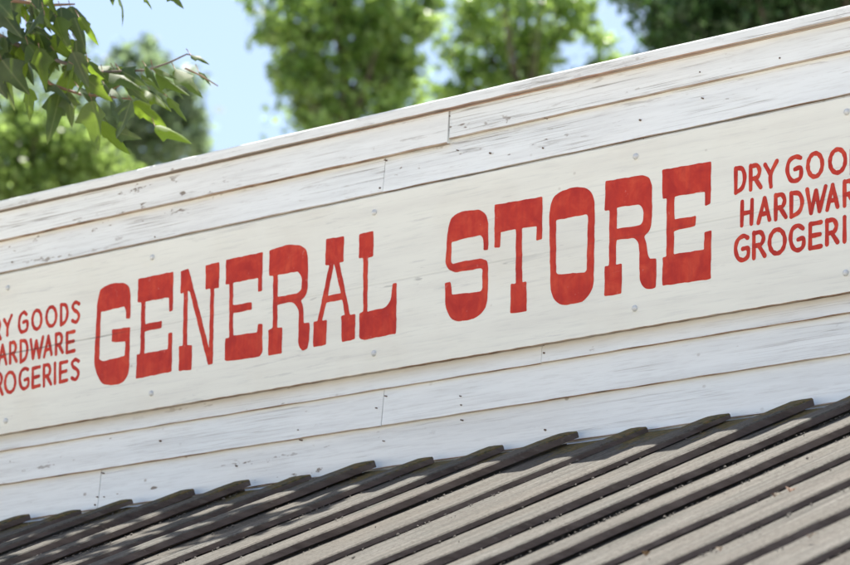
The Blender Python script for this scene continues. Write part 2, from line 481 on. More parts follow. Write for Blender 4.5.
# top cap: a plank laid on the wall head, its worn underside showing rusty wood
CAPT = wall_z(640, 54.5)
cap = MB()
n = 180
rows = []
for i in range(n + 1):
    x = XL - 0.02 + (XR - XL + 0.04) * i / n
    d = wob(x, 2.0, 0.0015); e = 0.0010 * math.sin(x * 60) * math.sin(x * 23.3)
    f_ = 0.001
    rows.append([(x, 0.034, CAPZ + 0.0045 + d), (x, f_ + 0.012, CAPZ + 0.004 + d), (x, f_ + 0.003, CAPZ + 0.002 + d + e), (x, f_, CAPZ + 0.005 + d + e), (x, f_ + 0.001, CAPT - 0.007 + d),
                 (x, f_ + 0.004, CAPT - 0.002 + d + e), (x, f_ + 0.010, CAPT + d), (x, 0.20, CAPT + 0.004 + d), (x, 0.20, CAPZ + d)])
k = len(rows[0]); vs = [p for r in rows for p in r]
for j in range(k):
    mt = 1 if j in (0, 1, 2) else 0
    j2 = (j + 1) % k
    cap.add(vs, [(i * k + j, (i + 1) * k + j, (i + 1) * k + j2, i * k + j2) for i in range(n)], mt, 4.4)
cap.add(rows[0], [tuple(reversed(range(k)))], 0, 4.4); cap.add(rows[-1], [tuple(range(k))], 0, 4.4)
cap.build('top_cap', [M_SID, M_RED_WOOD], store)
# weathered backing strip just under the cap, seen as a rusty line
st = MB(); st.box((XL, 0.0235, CAPZ - 0.0008), (XR, 0.0515, CAPZ + 0.0040), 0, 2.2)
st.build('frieze_strip', M_RED_WOOD, store)
# the store's body and its low gable roof behind the false front
bd = MB(); bd.box((XL + 0.15, 0.142, 0), (XR - 0.15, 11.0, 3.2), 0, 9.0); bd.build('side_walls', M_SID, store)
rf = MB()
xm = (XL + XR) / 2
rf.add([(XL, 0.145, 3.205), (XR, 0.145, 3.205), (xm, 0.145, 4.35), (XL, 11.3, 3.205), (XR, 11.3, 3.205), (xm, 11.3, 4.35)],
       [(0, 1, 2), (5, 4, 3), (0, 2, 5, 3), (1, 4, 5, 2), (0, 3, 4, 1)])
rf.build('gable_roof', M_SHINGLE, store)

# ------------------------------------------------------------------ sign board
TH = 0.018
sx0, sx1 = on_wall(-62, 360)[0], on_wall(975, 170)[0]
sign = tag(empty('sign_board', ((sx0 + sx1) / 2, 0.0, SIGN_BOT)),
           'long cream painted sign board lettered GENERAL STORE in red, nailed across the white siding', 'sign')
sb = MB()
n = 150
front, edge_t, edge_b = [], [], []
for i in range(n + 1):
    x = sx0 + (sx1 - sx0) * i / n
    t_ = SIGN_TOP + wob(x, 1.0, 0.0012) + 0.0006 * math.sin(x * 57); b_ = SIGN_BOT + wob(x, 4.0, 0.0012) + 0.0007 * math.sin(x * 63)
    front.append([(x, 0.019, b_ + 0.001), (x, 0.0015, b_), (x, 0.0, b_ + 0.002), (x, 0.0, t_ - 0.002), (x, 0.0015, t_), (x, 0.019, t_ - 0.001)])
vs = [p for r in front for p in r]
for j in range(5):
    mt = 1 if j in (0, 1) else 0
    sb.add(vs, [(i * 6 + j, (i + 1) * 6 + j, (i + 1) * 6 + j + 1, i * 6 + j + 1) for i in range(n)], mt, 6.0)
sb.add(vs, [(i * 6 + 5, (i + 1) * 6 + 5, (i + 1) * 6, i * 6) for i in range(n)], 1, 6.0)
sb.add(front[0], [(5, 4, 3, 2, 1, 0)], 0, 6.0); sb.add(front[-1], [(0, 1, 2, 3, 4, 5)], 0, 6.0)
sb.build('sign_panel', [M_SIGN, M_BARE], sign)


def round_poly(pts, r0):
    """soften each corner (hand painted) and break the long edges so that they wander a little"""
    P = [Vector(p) for p in pts]; n = len(P); out = []
    for i in range(n):
        a, b, c = P[i - 1], P[i], P[(i + 1) % n]
        la, lc = (a - b).length, (c - b).length
        ang = (a - b).angle(c - b) if la > 1e-6 and lc > 1e-6 else math.pi
        r = min(r0 if ang < 2.3 else 0.45 * min(la, lc), 0.45 * la, 0.45 * lc)
        p = b + (a - b).normalized() * r; q = b + (c - b).normalized() * r
        for s in (0, 0.33, 0.67, 1.0):
            out.append((1 - s) ** 2 * p + 2 * s * (1 - s) * b + s * s * q)
    res = []
    for i in range(len(out)):
        a, b = out[i], out[(i + 1) % len(out)]
        m = max(1, int((b - a).length / 0.014))
        for k in range(m): res.append(a.lerp(b, k / m))
    ph = random.uniform(0, 9)
    w = []
    for i, p in enumerate(res):
        d = Vector((math.sin(p.y * 88 + ph) + 0.7 * math.sin(p.y * 201 + p.x * 40), math.sin(p.x * 95 + ph * 2) + 0.7 * math.sin(p.x * 190 + p.y * 55))) * 0.0007
        w.append(p + d)
    return w


PAINT = 0.0006


def letter_mesh(name, loops, y=-PAINT):
    cu = bpy.data.curves.new(name, 'CURVE'); cu.dimensions = '2D'; cu.fill_mode = 'BOTH'; cu.extrude = PAINT * 0.5
    for lp in loops:
        sp = cu.splines.new('POLY'); sp.points.add(len(lp) - 1)
        for i, p in enumerate(lp): sp.points[i].co = (p.x, p.y, 0, 1)
        sp.use_cyclic_u = True
    tmp = bpy.data.objects.new(name, cu)
    me = bpy.data.meshes.new_from_object(tmp)
    bpy.data.objects.remove(tmp); bpy.data.curves.remove(cu)
    org = abs_loc(sign)
    for v in me.vertices:
        x, z, h = v.co
        v.co = Vector((x, y - h, z)) - org
    me.materials.clear(); me.materials.append(M_RED)
    at = me.attributes.new('seed', 'FLOAT', 'POINT'); at.data.foreach_set('value', [random.uniform(0, 40)] * len(me.vertices))
    me.flip_normals()
    o = bpy.data.objects.new(name, me); COL.objects.link(o); o.parent = sign
    return o


def tr(pts, crop):
    x0, y0, sc = crop
    return [(lambda w: (w[0], w[2]))(on_wall(x0 + x / sc, y0 + y / sc)) for x, y in pts]


CA, CB, CC, CD = (80, 230, 3.531), (220, 220, 3.768), (430, 170, 3.533), (540, 150, 3.533)
BIG = [
 (CA, [[(62, 250), (72, 212), (95, 194), (125, 187), (155, 186), (172, 197), (179, 225), (178, 312), (164, 314), (162, 284), (157, 270), (74, 290), (68, 456), (80, 464),
        (158, 445), (161, 394), (113, 396), (113, 352), (177, 343), (174, 490), (166, 523), (146, 543), (105, 550), (75, 541), (57, 505), (50, 465)]]),
 (CA, [[(206, 173), (330, 147), (328, 284), (316, 288), (314, 238), (231, 253), (230, 332), (289, 321), (289, 346), (229, 358), (228, 436), (311, 421), (312, 364), (326, 361),
        (324, 500), (198, 526), (201, 440), (213, 438), (217, 256), (204, 257)]]),
 (CA, [[(357, 145), (384, 137), (456, 418), (461, 207), (444, 209), (444, 125), (493, 113), (491, 204), (474, 207), (469, 473), (453, 478), (388, 218), (381, 214), (378, 407),
        (396, 406), (394, 494), (349, 498), (350, 410), (363, 409), (367, 222), (355, 224)]]),
 (CB, [[(23, 150), (162, 121), (158, 268), (143, 272), (145, 218), (50, 237), (49, 322), (121, 309), (119, 338), (49, 352), (50, 436), (140, 423), (143, 393), (160, 391),
        (160, 498), (150, 515), (90, 524), (35, 532), (18, 528), (20, 446), (35, 443), (36, 241), (22, 243)]]),
 (CB, [[(187, 115), (255, 92), (300, 94), (325, 110), (332, 140), (331, 260), (320, 290), (305, 305), (313, 322), (316, 388), (338, 386), (336, 460), (328, 485), (312, 493),
        (298, 480), (295, 450), (298, 350), (290, 325), (275, 308), (217, 319), (216, 406), (235, 404), (233, 502), (182, 512), (183, 414), (199, 409), (201, 211), (185, 211)],
       [(218, 207), (295, 194), (309, 215), (308, 262), (290, 277), (218, 290)]]),
 (CB, [[(400, 72), (468, 61), (465, 158), (450, 160), (490, 357), (510, 354), (509, 449), (459, 461), (457, 363), (471, 358), (461, 300), (400, 312), (385, 379), (403, 376),
        (400, 470), (351, 480), (353, 385), (368, 381), (412, 170), (397, 171)], [(430, 163), (456, 275), (406, 286)]]),
 (CB, [[(525, 54), (579, 40), (578, 137), (558, 142), (555, 345), (625, 330), (645, 300), (651, 240), (666, 237), (664, 428), (545, 452), (530, 450), (525, 440), (526, 352),
        (540, 347), (540, 143), (524, 145)]]),
 (CC, [[(63, 210), (75, 170), (100, 150), (140, 142), (175, 140), (197, 152), (206, 185), (206, 282), (190, 283), (188, 240), (180, 230), (130, 240), (76, 255), (75, 325),
        (80, 332), (120, 322), (180, 313), (200, 318), (206, 340), (204, 455), (195, 490), (170, 520), (130, 532), (95, 536), (68, 520), (55, 485), (53, 400), (74, 395),
        (77, 440), (180, 430), (185, 418), (186, 352), (180, 347), (130, 356), (85, 362), (62, 350), (55, 325)]]),
 (CC, [[(229, 123), (398, 94), (396, 246), (376, 249), (377, 198), (325, 206), (326, 397), (341, 395), (342, 500), (284, 507), (286, 403), (303, 401), (304, 209), (250, 219),
        (248, 273), (228, 276)]]),
 (CD, [[(36, 200), (45, 170), (75, 145), (115, 132), (155, 130), (180, 145), (192, 175), (194, 210), (190, 470), (180, 505), (155, 535), (115, 545), (75, 549), (50, 530),
        (38, 500), (33, 240)], [(57, 248), (165, 227), (170, 233), (165, 425), (160, 432), (62, 440), (57, 434)]]),
 (CD, [[(232, 110), (340, 92), (370, 88), (388, 98), (396, 130), (396, 250), (388, 285), (368, 303), (376, 325), (380, 370), (390, 385), (412, 383), (410, 485), (395, 493),
        (370, 488), (352, 465), (352, 410), (350, 330), (335, 310), (270, 318), (268, 405), (290, 402), (288, 508), (228, 517), (229, 412), (244, 408), (246, 213), (229, 216)],
       [(272, 203), (350, 192), (366, 210), (366, 250), (355, 266), (272, 278)]]),
 (CD, [[(432, 70), (605, 40), (603, 190), (584, 197), (583, 147), (475, 164), (475, 245), (551, 233), (550, 268), (474, 286), (473, 368), (580, 352), (581, 290), (606, 283),
        (603, 456), (432, 480), (434, 380), (447, 377), (448, 172), (433, 174)]]),
]
for crop, loops in BIG:
    letter_mesh('large_letter', [round_poly(tr(lp, crop), 0.005) for lp in loops])


def smooth_path(pts, closed=False):
    P = [Vector(p) for p in pts]
    if len(P) == 2: return [P[0].lerp(P[1], i / 6) for i in range(7)]
    out = []; n = len(P)
    for i in range(n - (0 if closed else 1)):
        if closed: a, b, c, d = P[i - 1], P[i], P[(i + 1) % n], P[(i + 2) % n]
        else: a, b, c, d = P[max(i - 1, 0)], P[i], P[i + 1], P[min(i + 2, n - 1)]
        for k in range(6):
            t = k / 6
            out.append(0.5 * ((2 * b) + (c - a) * t + (2 * a - 5 * b + 4 * c - d) * t * t + (3 * b - a - 3 * c + d) * t ** 3))
    if not closed: out.append(P[-1])
    return out


def stroke(mb, pts, w, y, closed=False, corner=False):
    P = [Vector(p) for p in pts]
    if corner:
        Q = []
        for i in range(len(P) - 1): Q += [P[i].lerp(P[i + 1], k / 6) for k in range(6)]
        Q.append(P[-1]); P = Q
    else: P = smooth_path(pts, closed)
    n = len(P); L, R = [], []
    ph = random.uniform(0, 6)
    for i, p in enumerate(P):
        if closed: d = (P[(i + 1) % n] - P[i - 1]).normalized()
        else: d = (P[min(i + 1, n - 1)] - P[max(i - 1, 0)]).normalized()
        nn = Vector((-d.y, d.x)) * w * (1 + 0.08 * math.sin(i * 0.9 + ph))
        L.append(p + nn); R.append(p - nn)
    if closed:
        vs = [(p.x, y, p.y) for p in L] + [(p.x, y, p.y) for p in R]
        mb.add(vs, [(i, (i + 1) % n, n + (i + 1) % n, n + i) for i in range(n)], 0, ph * 5)
        return
    d0 = (P[0] - P[1]).normalized(); d1 = (P[-1] - P[-2]).normalized()
    def capp(p, d):
        a = math.atan2(d.y, d.x)
        return [p + Vector((math.cos(a + t), math.sin(a + t))) * w for t in (-1.0, -0.5, 0, 0.5, 1.0)]
    loop = list(reversed(R))  # build as strip plus two caps
    vs = [(p.x, y, p.y) for p in L] + [(p.x, y, p.y) for p in R]
    mb.add(vs, [(i, i + 1, n + i + 1, n + i) for i in range(n - 1)], 0, ph * 5)
    for p, d, l, r in ((P[-1], d1, L[-1], R[-1]), (P[0], d0, R[0], L[0])):
        c = capp(p, d)
        mb.add([(q.x, y, q.y) for q in [r] + c + [l]], [tuple(range(7))], 0, ph * 5)


def ell(cx, cy, rx, ry, sh=-0.14):
    return [(cx + rx * math.cos(t), cy + ry * math.sin(t) + sh * rx * math.cos(t)) for t in [k * math.pi / 6 for k in range(12)]]


def small_letter(crop, strokes, w):
    mb = MB(); flat = []
    for s in strokes:
        if s[0] == 'c': flat += [[s[k], s[k + 1]] for k in range(1, len(s) - 1)]
        else: flat.append(s)
    for i, s in enumerate(flat):
        closed = corner = False
        if s[0] == 'o': s = ell(*s[1:]); closed = True
        elif s[0] == 'c': s = s[1:]; corner = True
        stroke(mb, tr(s, crop), w, -0.0004 - 0.0003 * i, closed, corner)
    return mb.build('small_letter', M_RED, sign)


CE, CF = (720, 130, 4.037), (0, 290, 4.71)
def Rr(x, y0, y1, w=38):           # letter R with its stem at x
    return [[(x, y0), (x, y1)], [(x, y0 + 3), (x + w * 0.66, y0 - 2), (x + w * 0.95, y0 + 20), (x + w * 0.7, y0 + 46), (x + 2, y0 + 53)], [(x + w * 0.45, y0 + 49), (x + w * 1.08, y1 - 9)]]
def Dd(x, y0, y1, w=36):
    return [[(x, y0), (x, y1)], ['q'] and [(x, y0), (x + w * 0.72, y0 + 2), (x + w, y0 + 36), (x + w * 0.72, y1 - 20), (x, y1)]]
def Ee(x, y0, y1, w=42):
    return [['c', (x + w, y0 - 8), (x, y0), (x - 1, y1), (x + w, y1 - 9)], [(x, (y0 + y1) / 2), (x + w * 0.9, (y0 + y1) / 2 - 8)]]
def Ss(x, y0, y1, w=33):
    h = y1 - y0
    return [[(x + w, y0 + 0.08 * h), (x + w * 0.5, y0), (x + w * 0.08, y0 + 0.16 * h), (x + w * 0.2, y0 + 0.36 * h), (x + w * 0.8, y0 + 0.53 * h), (x + w * 0.95, y0 + 0.75 * h), (x + w * 0.55, y0 + h), (x, y0 + 0.93 * h)]]
W1, W2 = 0.0074, 0.0070
RIGHT = [
 Dd(64, 155, 253), Rr(124, 145, 240), [[(182, 140), (205, 180)], [(230, 125), (205, 180), (206, 228)]],
 [[(325, 112), (305, 108), (280, 125), (272, 165), (285, 200), (305, 205), (325, 190), (326, 153), (303, 158)]],
 [['o', 384, 141, 29, 47]], [['o', 475, 125, 31, 47]], Dd(532, 80, 176, 40), Ss(592, 62, 160, 36),
 [[(90, 290), (88, 385)], [(130, 283), (127, 378)], [(89, 338), (128, 330)]],
 [['c', (155, 375), (180, 275), (200, 362)], [(163, 342), (194, 334)]], Rr(225, 263, 360), Dd(288, 255, 350, 44),
 [['c', (352, 240), (368, 335), (388, 245), (402, 327), (427, 228)]], [['c', (433, 322), (455, 222), (475, 310)], [(440, 288), (470, 280)]], Rr(503, 208, 305, 37), Ee(566, 203, 296),
 [[(112, 435), (95, 428), (72, 445), (63, 480), (72, 515), (92, 525), (112, 510), (113, 478), (92, 480)]], Rr(137, 415, 517, 41), [['o', 231, 450, 31, 48]],
 [[(335, 397), (315, 386), (292, 402), (285, 440), (295, 475), (315, 485), (335, 470), (337, 438), (316, 442)]], Ee(365, 380, 478, 43), Rr(432, 365, 462, 40), [[(503, 352), (503, 450)]],
 Ee(538, 347, 442, 42), Ss(606, 330, 430, 36),
]
LEFT = [
 Dd(-76, 165, 258, 32), Rr(-25, 145, 240, 26), [[(20, 140), (37, 175)], [(55, 120), (37, 170), (35, 213)]],
 [[(125, 115), (112, 105), (95, 125), (90, 165), (98, 195), (115, 195), (128, 180), (128, 148), (110, 152)]],
 [['o', 174, 140, 21, 44]], [['o', 242, 125, 23, 45]], Dd(288, 70, 165, 30), Ss(341, 58, 151, 32),
 [[(-62, 275), (-64, 368)], [(-30, 268), (-32, 360)], [(-63, 322), (-31, 315)]],
 [['c', (-6, 352), (12, 260), (30, 348)], [(0, 318), (25, 310)]], Rr(48, 249, 345, 28), Dd(98, 240, 340, 31), [['c', (145, 235), (156, 322), (172, 240), (185, 318), (203, 222)]],
 [['c', (208, 315), (228, 218), (243, 303)], [(214, 285), (239, 276)]], Rr(264, 208, 303, 29), Ee(316, 203, 295, 35),
 [[(-48, 415), (-62, 405), (-80, 425), (-85, 460), (-78, 495), (-62, 500), (-48, 486), (-48, 455), (-62, 458)]], Rr(-18, 398, 500, 28), [['o', 48, 435, 24, 47]],
 [[(132, 375), (118, 370), (100, 385), (93, 420), (100, 455), (115, 465), (132, 450), (133, 420), (117, 424)]], Ee(155, 370, 459, 32), Rr(207, 355, 452, 31), [[(259, 345), (259, 440)]],
 Ee(284, 345, 434, 32), Ss(338, 328, 421, 33),
]
for s in RIGHT: small_letter(CE, s, W1)
for s in LEFT: small_letter(CF, s, W2)

for px, py in [(8, 288), (152.5, 257.5), (374.5, 212.5), (636, 156.5), (847, 112), (6, 421), (151.5, 393.5), (374, 353.5), (635, 308.5), (846, 273)]:
    p = on_wall(px, py)
    nb = MB(); r = 0.0105; ns = 12; vs = []
    for k, (rr, yy) in enumerate(((r, 0.002), (r, -0.0035), (r * 0.62, -0.0075), (r * 0.2, -0.009))):
        for q in range(ns): vs.append((p[0] + rr * math.cos(q * 2 * math.pi / ns), yy, p[2] + rr * math.sin(q * 2 * math.pi / ns)))
    fs = [(k * ns + q, k * ns + (q + 1) % ns, (k + 1) * ns + (q + 1) % ns, (k + 1) * ns + q) for k in range(3) for q in range(ns)] + [tuple(range(3 * ns, 4 * ns))]
    nb.add(vs, fs, 0, random.uniform(0, 9))
    nb.build('nail', M_NAIL, sign, smooth=True)

# ------------------------------------------------------------------ porch roof of boards and battens
SL = math.radians(22.7)
RZ = 2.185 + 1.6
cs, sn = math.cos(SL), math.sin(SL)
def roof(x, s, h): return (x, -s * cs - h * sn, RZ - s * sn + h * cs)
LEN = 2.95
porch = tag(empty('porch_roof', (0.8, -1.3, 0)), 'sloping porch roof of weathered grey boards and mossy battens below the sign', 'porch roof')
ends = [-10.164, -9.859, -9.589, -9.311, -9.021, -8.739, -8.452, -8.16, -7.877, -7.569, -7.276, -6.949, -6.642]
BX = [e + 8.25 for e in ends]
x = BX[0]
while x > XL + 0.3: x -= 0.291; BX.insert(0, x)
x = BX[-1]
while x < XR - 0.3: x += 0.264; BX.append(x)

rb = MB()
for i in range(len(BX) - 1):
    xa, xb = BX[i] - 0.04, BX[i + 1] - 0.04
    sd_ = random.uniform(0, 60); s0 = random.uniform(0.015, 0.05)
    cup = random.uniform(0.000, 0.007); n = 26
    rows = []
    for k in range(n + 1):
        s = s0 + (LEN - s0) * k / n
        row = []
        for u in (0, 0.12, 0.3, 0.5, 0.7, 0.88, 1.0):
            hh = -0.003 + cup * (abs(u - 0.5) * 2) ** 2 + wob(s * 2, sd_ + u * 2, 0.0012)
            row.append(roof(xa + 0.002 + (xb - xa - 0.004) * u, s, hh))
        rows.append(row)
    vs = [p for r in rows for p in r]
    rb.add(vs, [(k * 7 + u, (k + 1) * 7 + u, (k + 1) * 7 + u + 1, k * 7 + u + 1) for k in range(n) for u in range(6)], 0, sd_)
    under = [[roof(r_x, 0, 0) for r_x in ()] for _ in ()]
    # underside and edges
    lo = []
    for k in range(n + 1):
        s = s0 + (LEN - s0) * k / n
        lo += [roof(xa + 0.002, s, -0.025), roof(xb - 0.002, s, -0.025)]
    rb.add(lo, [(k * 2, k * 2 + 1, k * 2 + 3, k * 2 + 2) for k in range(n)], 1, sd_)
    for side, col in ((0, 0), (1, 6)):
        a = [rows[k][col] for k in range(n + 1)] + [lo[k * 2 + side] for k in range(n + 1)]
        rb.add(a, [(k, k + 1, n + 2 + k, n + 1 + k) for k in range(n)], 1, sd_)
    for kk in (0, n):
        rb.add(rows[kk] + [lo[kk * 2 + 1], lo[kk * 2]], [tuple(range(9))], 1, sd_)
rb.build('roof_boards', [M_ROOF, M_BSIDE], porch)

for i, bx in enumerate(BX):
    w = random.uniform(0.072, 0.088); h = random.uniform(0.0175, 0.0245); sd_ = random.uniform(0, 60)
    s0 = random.uniform(0.004, 0.04); skew = random.uniform(-0.02, 0.02)
    lift = random.choice([0.0, 0.001, 0.002, 0.009]); n = 130
    bt = MB(); rows = []; rd0 = random.choice([0.0005, 0.0015, 0.003])
    e0 = random.uniform(-0.02, 0.02)
    for k in range(n + 1):
        s = s0 + (LEN + 0.03 - s0) * k / n
        xo = skew * (s / LEN) + wob(s * 2.2, sd_, 0.0034)
        ho = lift + wob(s * 1.5, sd_ + 3, 0.002)
        j1, j2 = 0.0024 * math.sin(s * 83 + sd_) * math.sin(s * 37), 0.0024 * math.sin(s * 71 + sd_ * 2) * math.sin(s * 29)
        se = s + (e0 if k == 0 else 0)
        round_ = [rd0, rd0 * 0.35][k] if k < 2 else 0.0
        rows.append([roof(bx - w + xo, s, ho), roof(bx - w + xo, s, ho + h - 0.004 - round_), roof(bx - w + 0.004 + xo + j1, s, ho + h - round_ * 0.6),
                     roof(bx - w * 0.5 + xo, (s + se) / 2, ho + h + 0.0008 - round_ * 0.5),
                     roof(bx - 0.004 + xo + j2, se, ho + h - round_), roof(bx + xo + j2 * 0.6, se, ho + h - 0.004 - round_), roof(bx + xo, se, ho)])
    vs = [p for r in rows for p in r]
    for u, mt in ((0, 1), (1, 0), (2, 0), (3, 0), (4, 0), (5, 1)):
        bt.add(vs, [(k * 7 + u, k * 7 + u + 1, (k + 1) * 7 + u + 1, (k + 1) * 7 + u) for k in range(n)], mt, sd_)
    bt.add(vs, [(k * 7 + 6, k * 7, (k + 1) * 7, (k + 1) * 7 + 6) for k in range(n)], 1, sd_)
    bt.add(rows[0], [tuple(range(7))], 1, sd_); bt.add(rows[-1], [tuple(reversed(range(7)))], 1, sd_)
    bt.build('batten', [M_ROOF, M_BSIDE], porch)

fl = MB()
fl.add([roof(XL, -0.05, -0.008), roof(XR, -0.05, -0.008), roof(XR, 0.10, -0.015), roof(XL, 0.10, -0.015)], [(0, 3, 2, 1)])
fl.build('flashing', M_FLASH, porch)
for i in range(5):
    xx = XL + 0.35 + i * (XR - XL - 0.7) / 4
    rr = MB(); rr.box((xx - 0.02, 0.0, -0.12), (xx + 0.02, LEN - 0.05, -0.027), 0, i * 3.0, tf=lambda a, b, c: roof(a, b, c)); rr.build('rafter', M_BSIDE, porch)
    ps = MB(); yy = -(LEN - 0.30) * cs
    ps.box((xx - 0.05, yy - 0.05, 0), (xx + 0.05, yy + 0.05, RZ - (LEN - 0.3) * sn - 0.24), 0, i * 2.0); ps.build('post', M_SID, porch)
bm_ = MB(); yy = -(LEN - 0.30) * cs; zz_ = RZ - (LEN - 0.3) * sn
bm_.box((XL, yy - 0.045, zz_ - 0.238), (XR, yy + 0.045, zz_ - 0.13), 0, 3.0); bm_.build('eave_beam', M_SID, porch)

# ------------------------------------------------------------------ lobed leaf shape
HALF = [(0.0, 0.0), (0.13, 0.02), (0.26, 0.10), (0.47, 0.36), (0.30, 0.40), (0.235, 0.50), (0.19, 0.68), (0.09, 0.87), (0.0, 1.0)]


def add_leaf(mb, base, tip, width, nrm, droop, fold, seed, lobe=1.0):
    base, tip = Vector(base), Vector(tip)
    d = tip - base; L = d.length; d.normalize()
    nrm = Vector(nrm); nrm = (nrm - d * nrm.dot(d)).normalized()
    sd_ = d.cross(nrm)
    vs, fs = [], []
    nn = len(HALF)
    def pt(u, v):
        z = droop * (v - v * v) * L * 1.2 - fold * abs(u) * L + 0.035 * L * math.sin(v * 9 + seed * 7) * abs(u) * 2
        return base + d * (v * L) + sd_ * (u * width * L) + nrm * z
    for u, v in HALF:
        u2 = u * (1.0 if v < 0.5 else 1.0) * (lobe if 0.2 < v < 0.45 else 1.0)
        vs += [pt(-u2, v), pt(0, v), pt(u2, v)]
    for i in range(nn - 1):
        a, b = i * 3, (i + 1) * 3
        if i == 0: fs += [(a + 1, b + 1, b), (a + 1, b + 2, b + 1)]
        elif i == nn - 2: fs += [(a, a + 1, b + 1), (a + 1, a + 2, b + 1)]
        else: fs += [(a, a + 1, b + 1, b), (a + 1, a + 2, b + 2, b + 1)]
    mb.add(vs, fs, 0, seed, [abs(u) * 2.2 if j != 1 else 0.0 for u, v in HALF for j in range(3)])


# ------------------------------------------------------------------ overhanging tree at the left
tree = tag(empty('overhanging_tree', (-6.3, -0.2, 0)), 'leafy tree with large glossy pointed lobed leaves whose branch hangs into the top left corner', 'tree')
tk = MB()
tk.tube([(-6.3, -0.2, 0), (-6.25, -0.15, 1.2), (-6.1, -0.05, 3.0), (-5.9, 0.1, 5.0), (-5.7, 0.15, 7.2), (-5.5, 0.2, 9.6)], [0.30, 0.24, 0.2, 0.17, 0.12, 0.04], 12)
tk.build('trunk', M_BARK, tree, smooth=True)
cr = MB()


def branch(pts, radii, n):
    m_ = MB(); m_.tube(pts, radii, n); return m_.build('branch', M_TWIG if radii[0] < 0.03 else M_BARK, tree, smooth=True)


D0 = 13.7
def Q(px, py, dd=0.0): return at_depth(px, py, D0 + dd)
pA = [(-5.95, 0.1, 4.7), (-4.6, 0.1, 5.75), Vector(Q(-120, 20, .1)), Vector(Q(-30, 22, .1)), Vector(Q(25, 48)), Vector(Q(62, 62, -.05)), Vector(Q(100, 72, -.05)), Vector(Q(148, 70)), Vector(Q(170, 62)), Vector(Q(187, 54)), Vector(Q(199, 57))]
branch(pA, [0.055, 0.035, 0.018, 0.011, 0.009, 0.007, 0.0055, 0.0042, 0.0035, 0.003, 0.002], 6)
branch([Vector(Q(25, 48)), Vector(Q(50, 84, .05)), Vector(Q(80, 94, .08)), Vector(Q(112, 97, .05)), Vector(Q(131, 99, .02))], [0.008, 0.006, 0.005, 0.004, 0.003], 6)
branch([Vector(Q(93, 95, .06)), Vector(Q(108, 92)), Vector(Q(122, 84))], [0.004, 0.003, 0.002], 5)
branch([(-4.6, 0.1, 5.75), Vector(Q(-60, -40)), Vector(Q(40, -22)), Vector(Q(110, -18)), Vector(Q(180, -14))], [0.03, 0.014, 0.009, 0.006, 0.003], 6)
branch([Vector(Q(-60, -40)), Vector(Q(10, 0)), Vector(Q(50, 5)), Vector(Q(75, 4))], [0.011, 0.008, 0.006, 0.003], 6)
branch([Vector(Q(-30, 22, .1)), Vector(Q(5, 70, .15)), Vector(Q(25, 92, .2))], [0.009, 0.006, 0.003], 6)
branch([Vector(Q(185, 68)), Vector(Q(202, 76)), Vector(Q(218, 86))], [0.0035, 0.003, 0.002], 5)
LEAVES = [
 ((61, 7), (65, 39), .8), ((70, 6), (86, 51), .75), ((79, 17), (99, 46), .5), ((118, -6), (122, 27), .8), ((111, -12), (113, 6), .8), ((144, -4), (152, 10), .4), ((168, -8), (184, 9), .9),
 ((50, 40), (75, 60), .8), ((51, 50), (54, 73), .9), ((71, 61), (80, 88), .8), ((60, 92), (47, 145), .72), ((92, 101), (99, 152), .72), ((131, 100), (116, 139), .75),
 ((133, 102), (168, 129), .55), ((98, 122), (131, 155), .65), ((116, 132), (142, 139), .6), ((155, 126), (192, 144), .75), ((168, 97), (187, 122), .55), ((140, 88), (166, 108), .8),
 ((142, 74), (169, 97), .5), ((156, 73), (190, 96), .5), ((153, 68), (178, 80), .8), ((175, 69), (203, 98), .75), ((191, 55), (210, 65), .7), ((95, 66), (125, 75), .6),
 ((103, 72), (145, 92), .55), ((85, 77), (113, 102), .8), ((43, 77), (75, 109), .55), ((4, 38), (15, 112), .75), ((28, 88), (30, 122), .6), ((18, 4), (34, 27), .7), ((15, 20), (18, 46), .6),
 ((79, 88), (111, 127), .6), ((112, 98), (126, 140), .5), ((68, 92), (72, 128), .6), ((30, 28), (58, 44), .6), ((0, 10), (22, 38), .8), ((22, 40), (48, 62), .7), ((2, 60), (30, 95), .8),
 ((-8, 66), (8, 100), .9), ((36, 8), (52, 34), .6), ((-4, 0), (14, 20), .9), ((30, 60), (50, 78), .8), ((8, 30), (38, 48), .7), ((126, 84), (150, 104), .6), ((104, 84), (128, 112), .7),
 ((62, 66), (90, 82), .6), ((20, 50), (34, 86), .8), ((34, 50), (44, 80), .7), ((-10, 84), (2, 112), .8), ((44, -6), (58, 16), .7), ((54, 14), (74, 30), .55),
 ((199, 72), (211, 86), .6), ((165, 80), (184, 100), .7), ((150, 90), (172, 112), .6), ((120, 70), (146, 86), .7), ((88, 62), (110, 84), .5), ((146, 66), (160, 90), .45), ((128, 76), (150, 82), .5),
]
rr_ = random.Random(5)
for _ in range(74):
    u, v = rr_.uniform(-12, 124), rr_.uniform(-12, 74)
    if v < 26 + 0.10 * u and u > 70: continue
    if u < 40 and v > 55: v -= 25
    if u > 82 and v < 62: continue
    a = rr_.gauss(0.12, 0.45); ln = rr_.uniform(26, 44)
    LEAVES.append(((u, v), (u + ln * math.sin(a), v + ln * math.cos(a)), rr_.uniform(0.5, 0.75)))
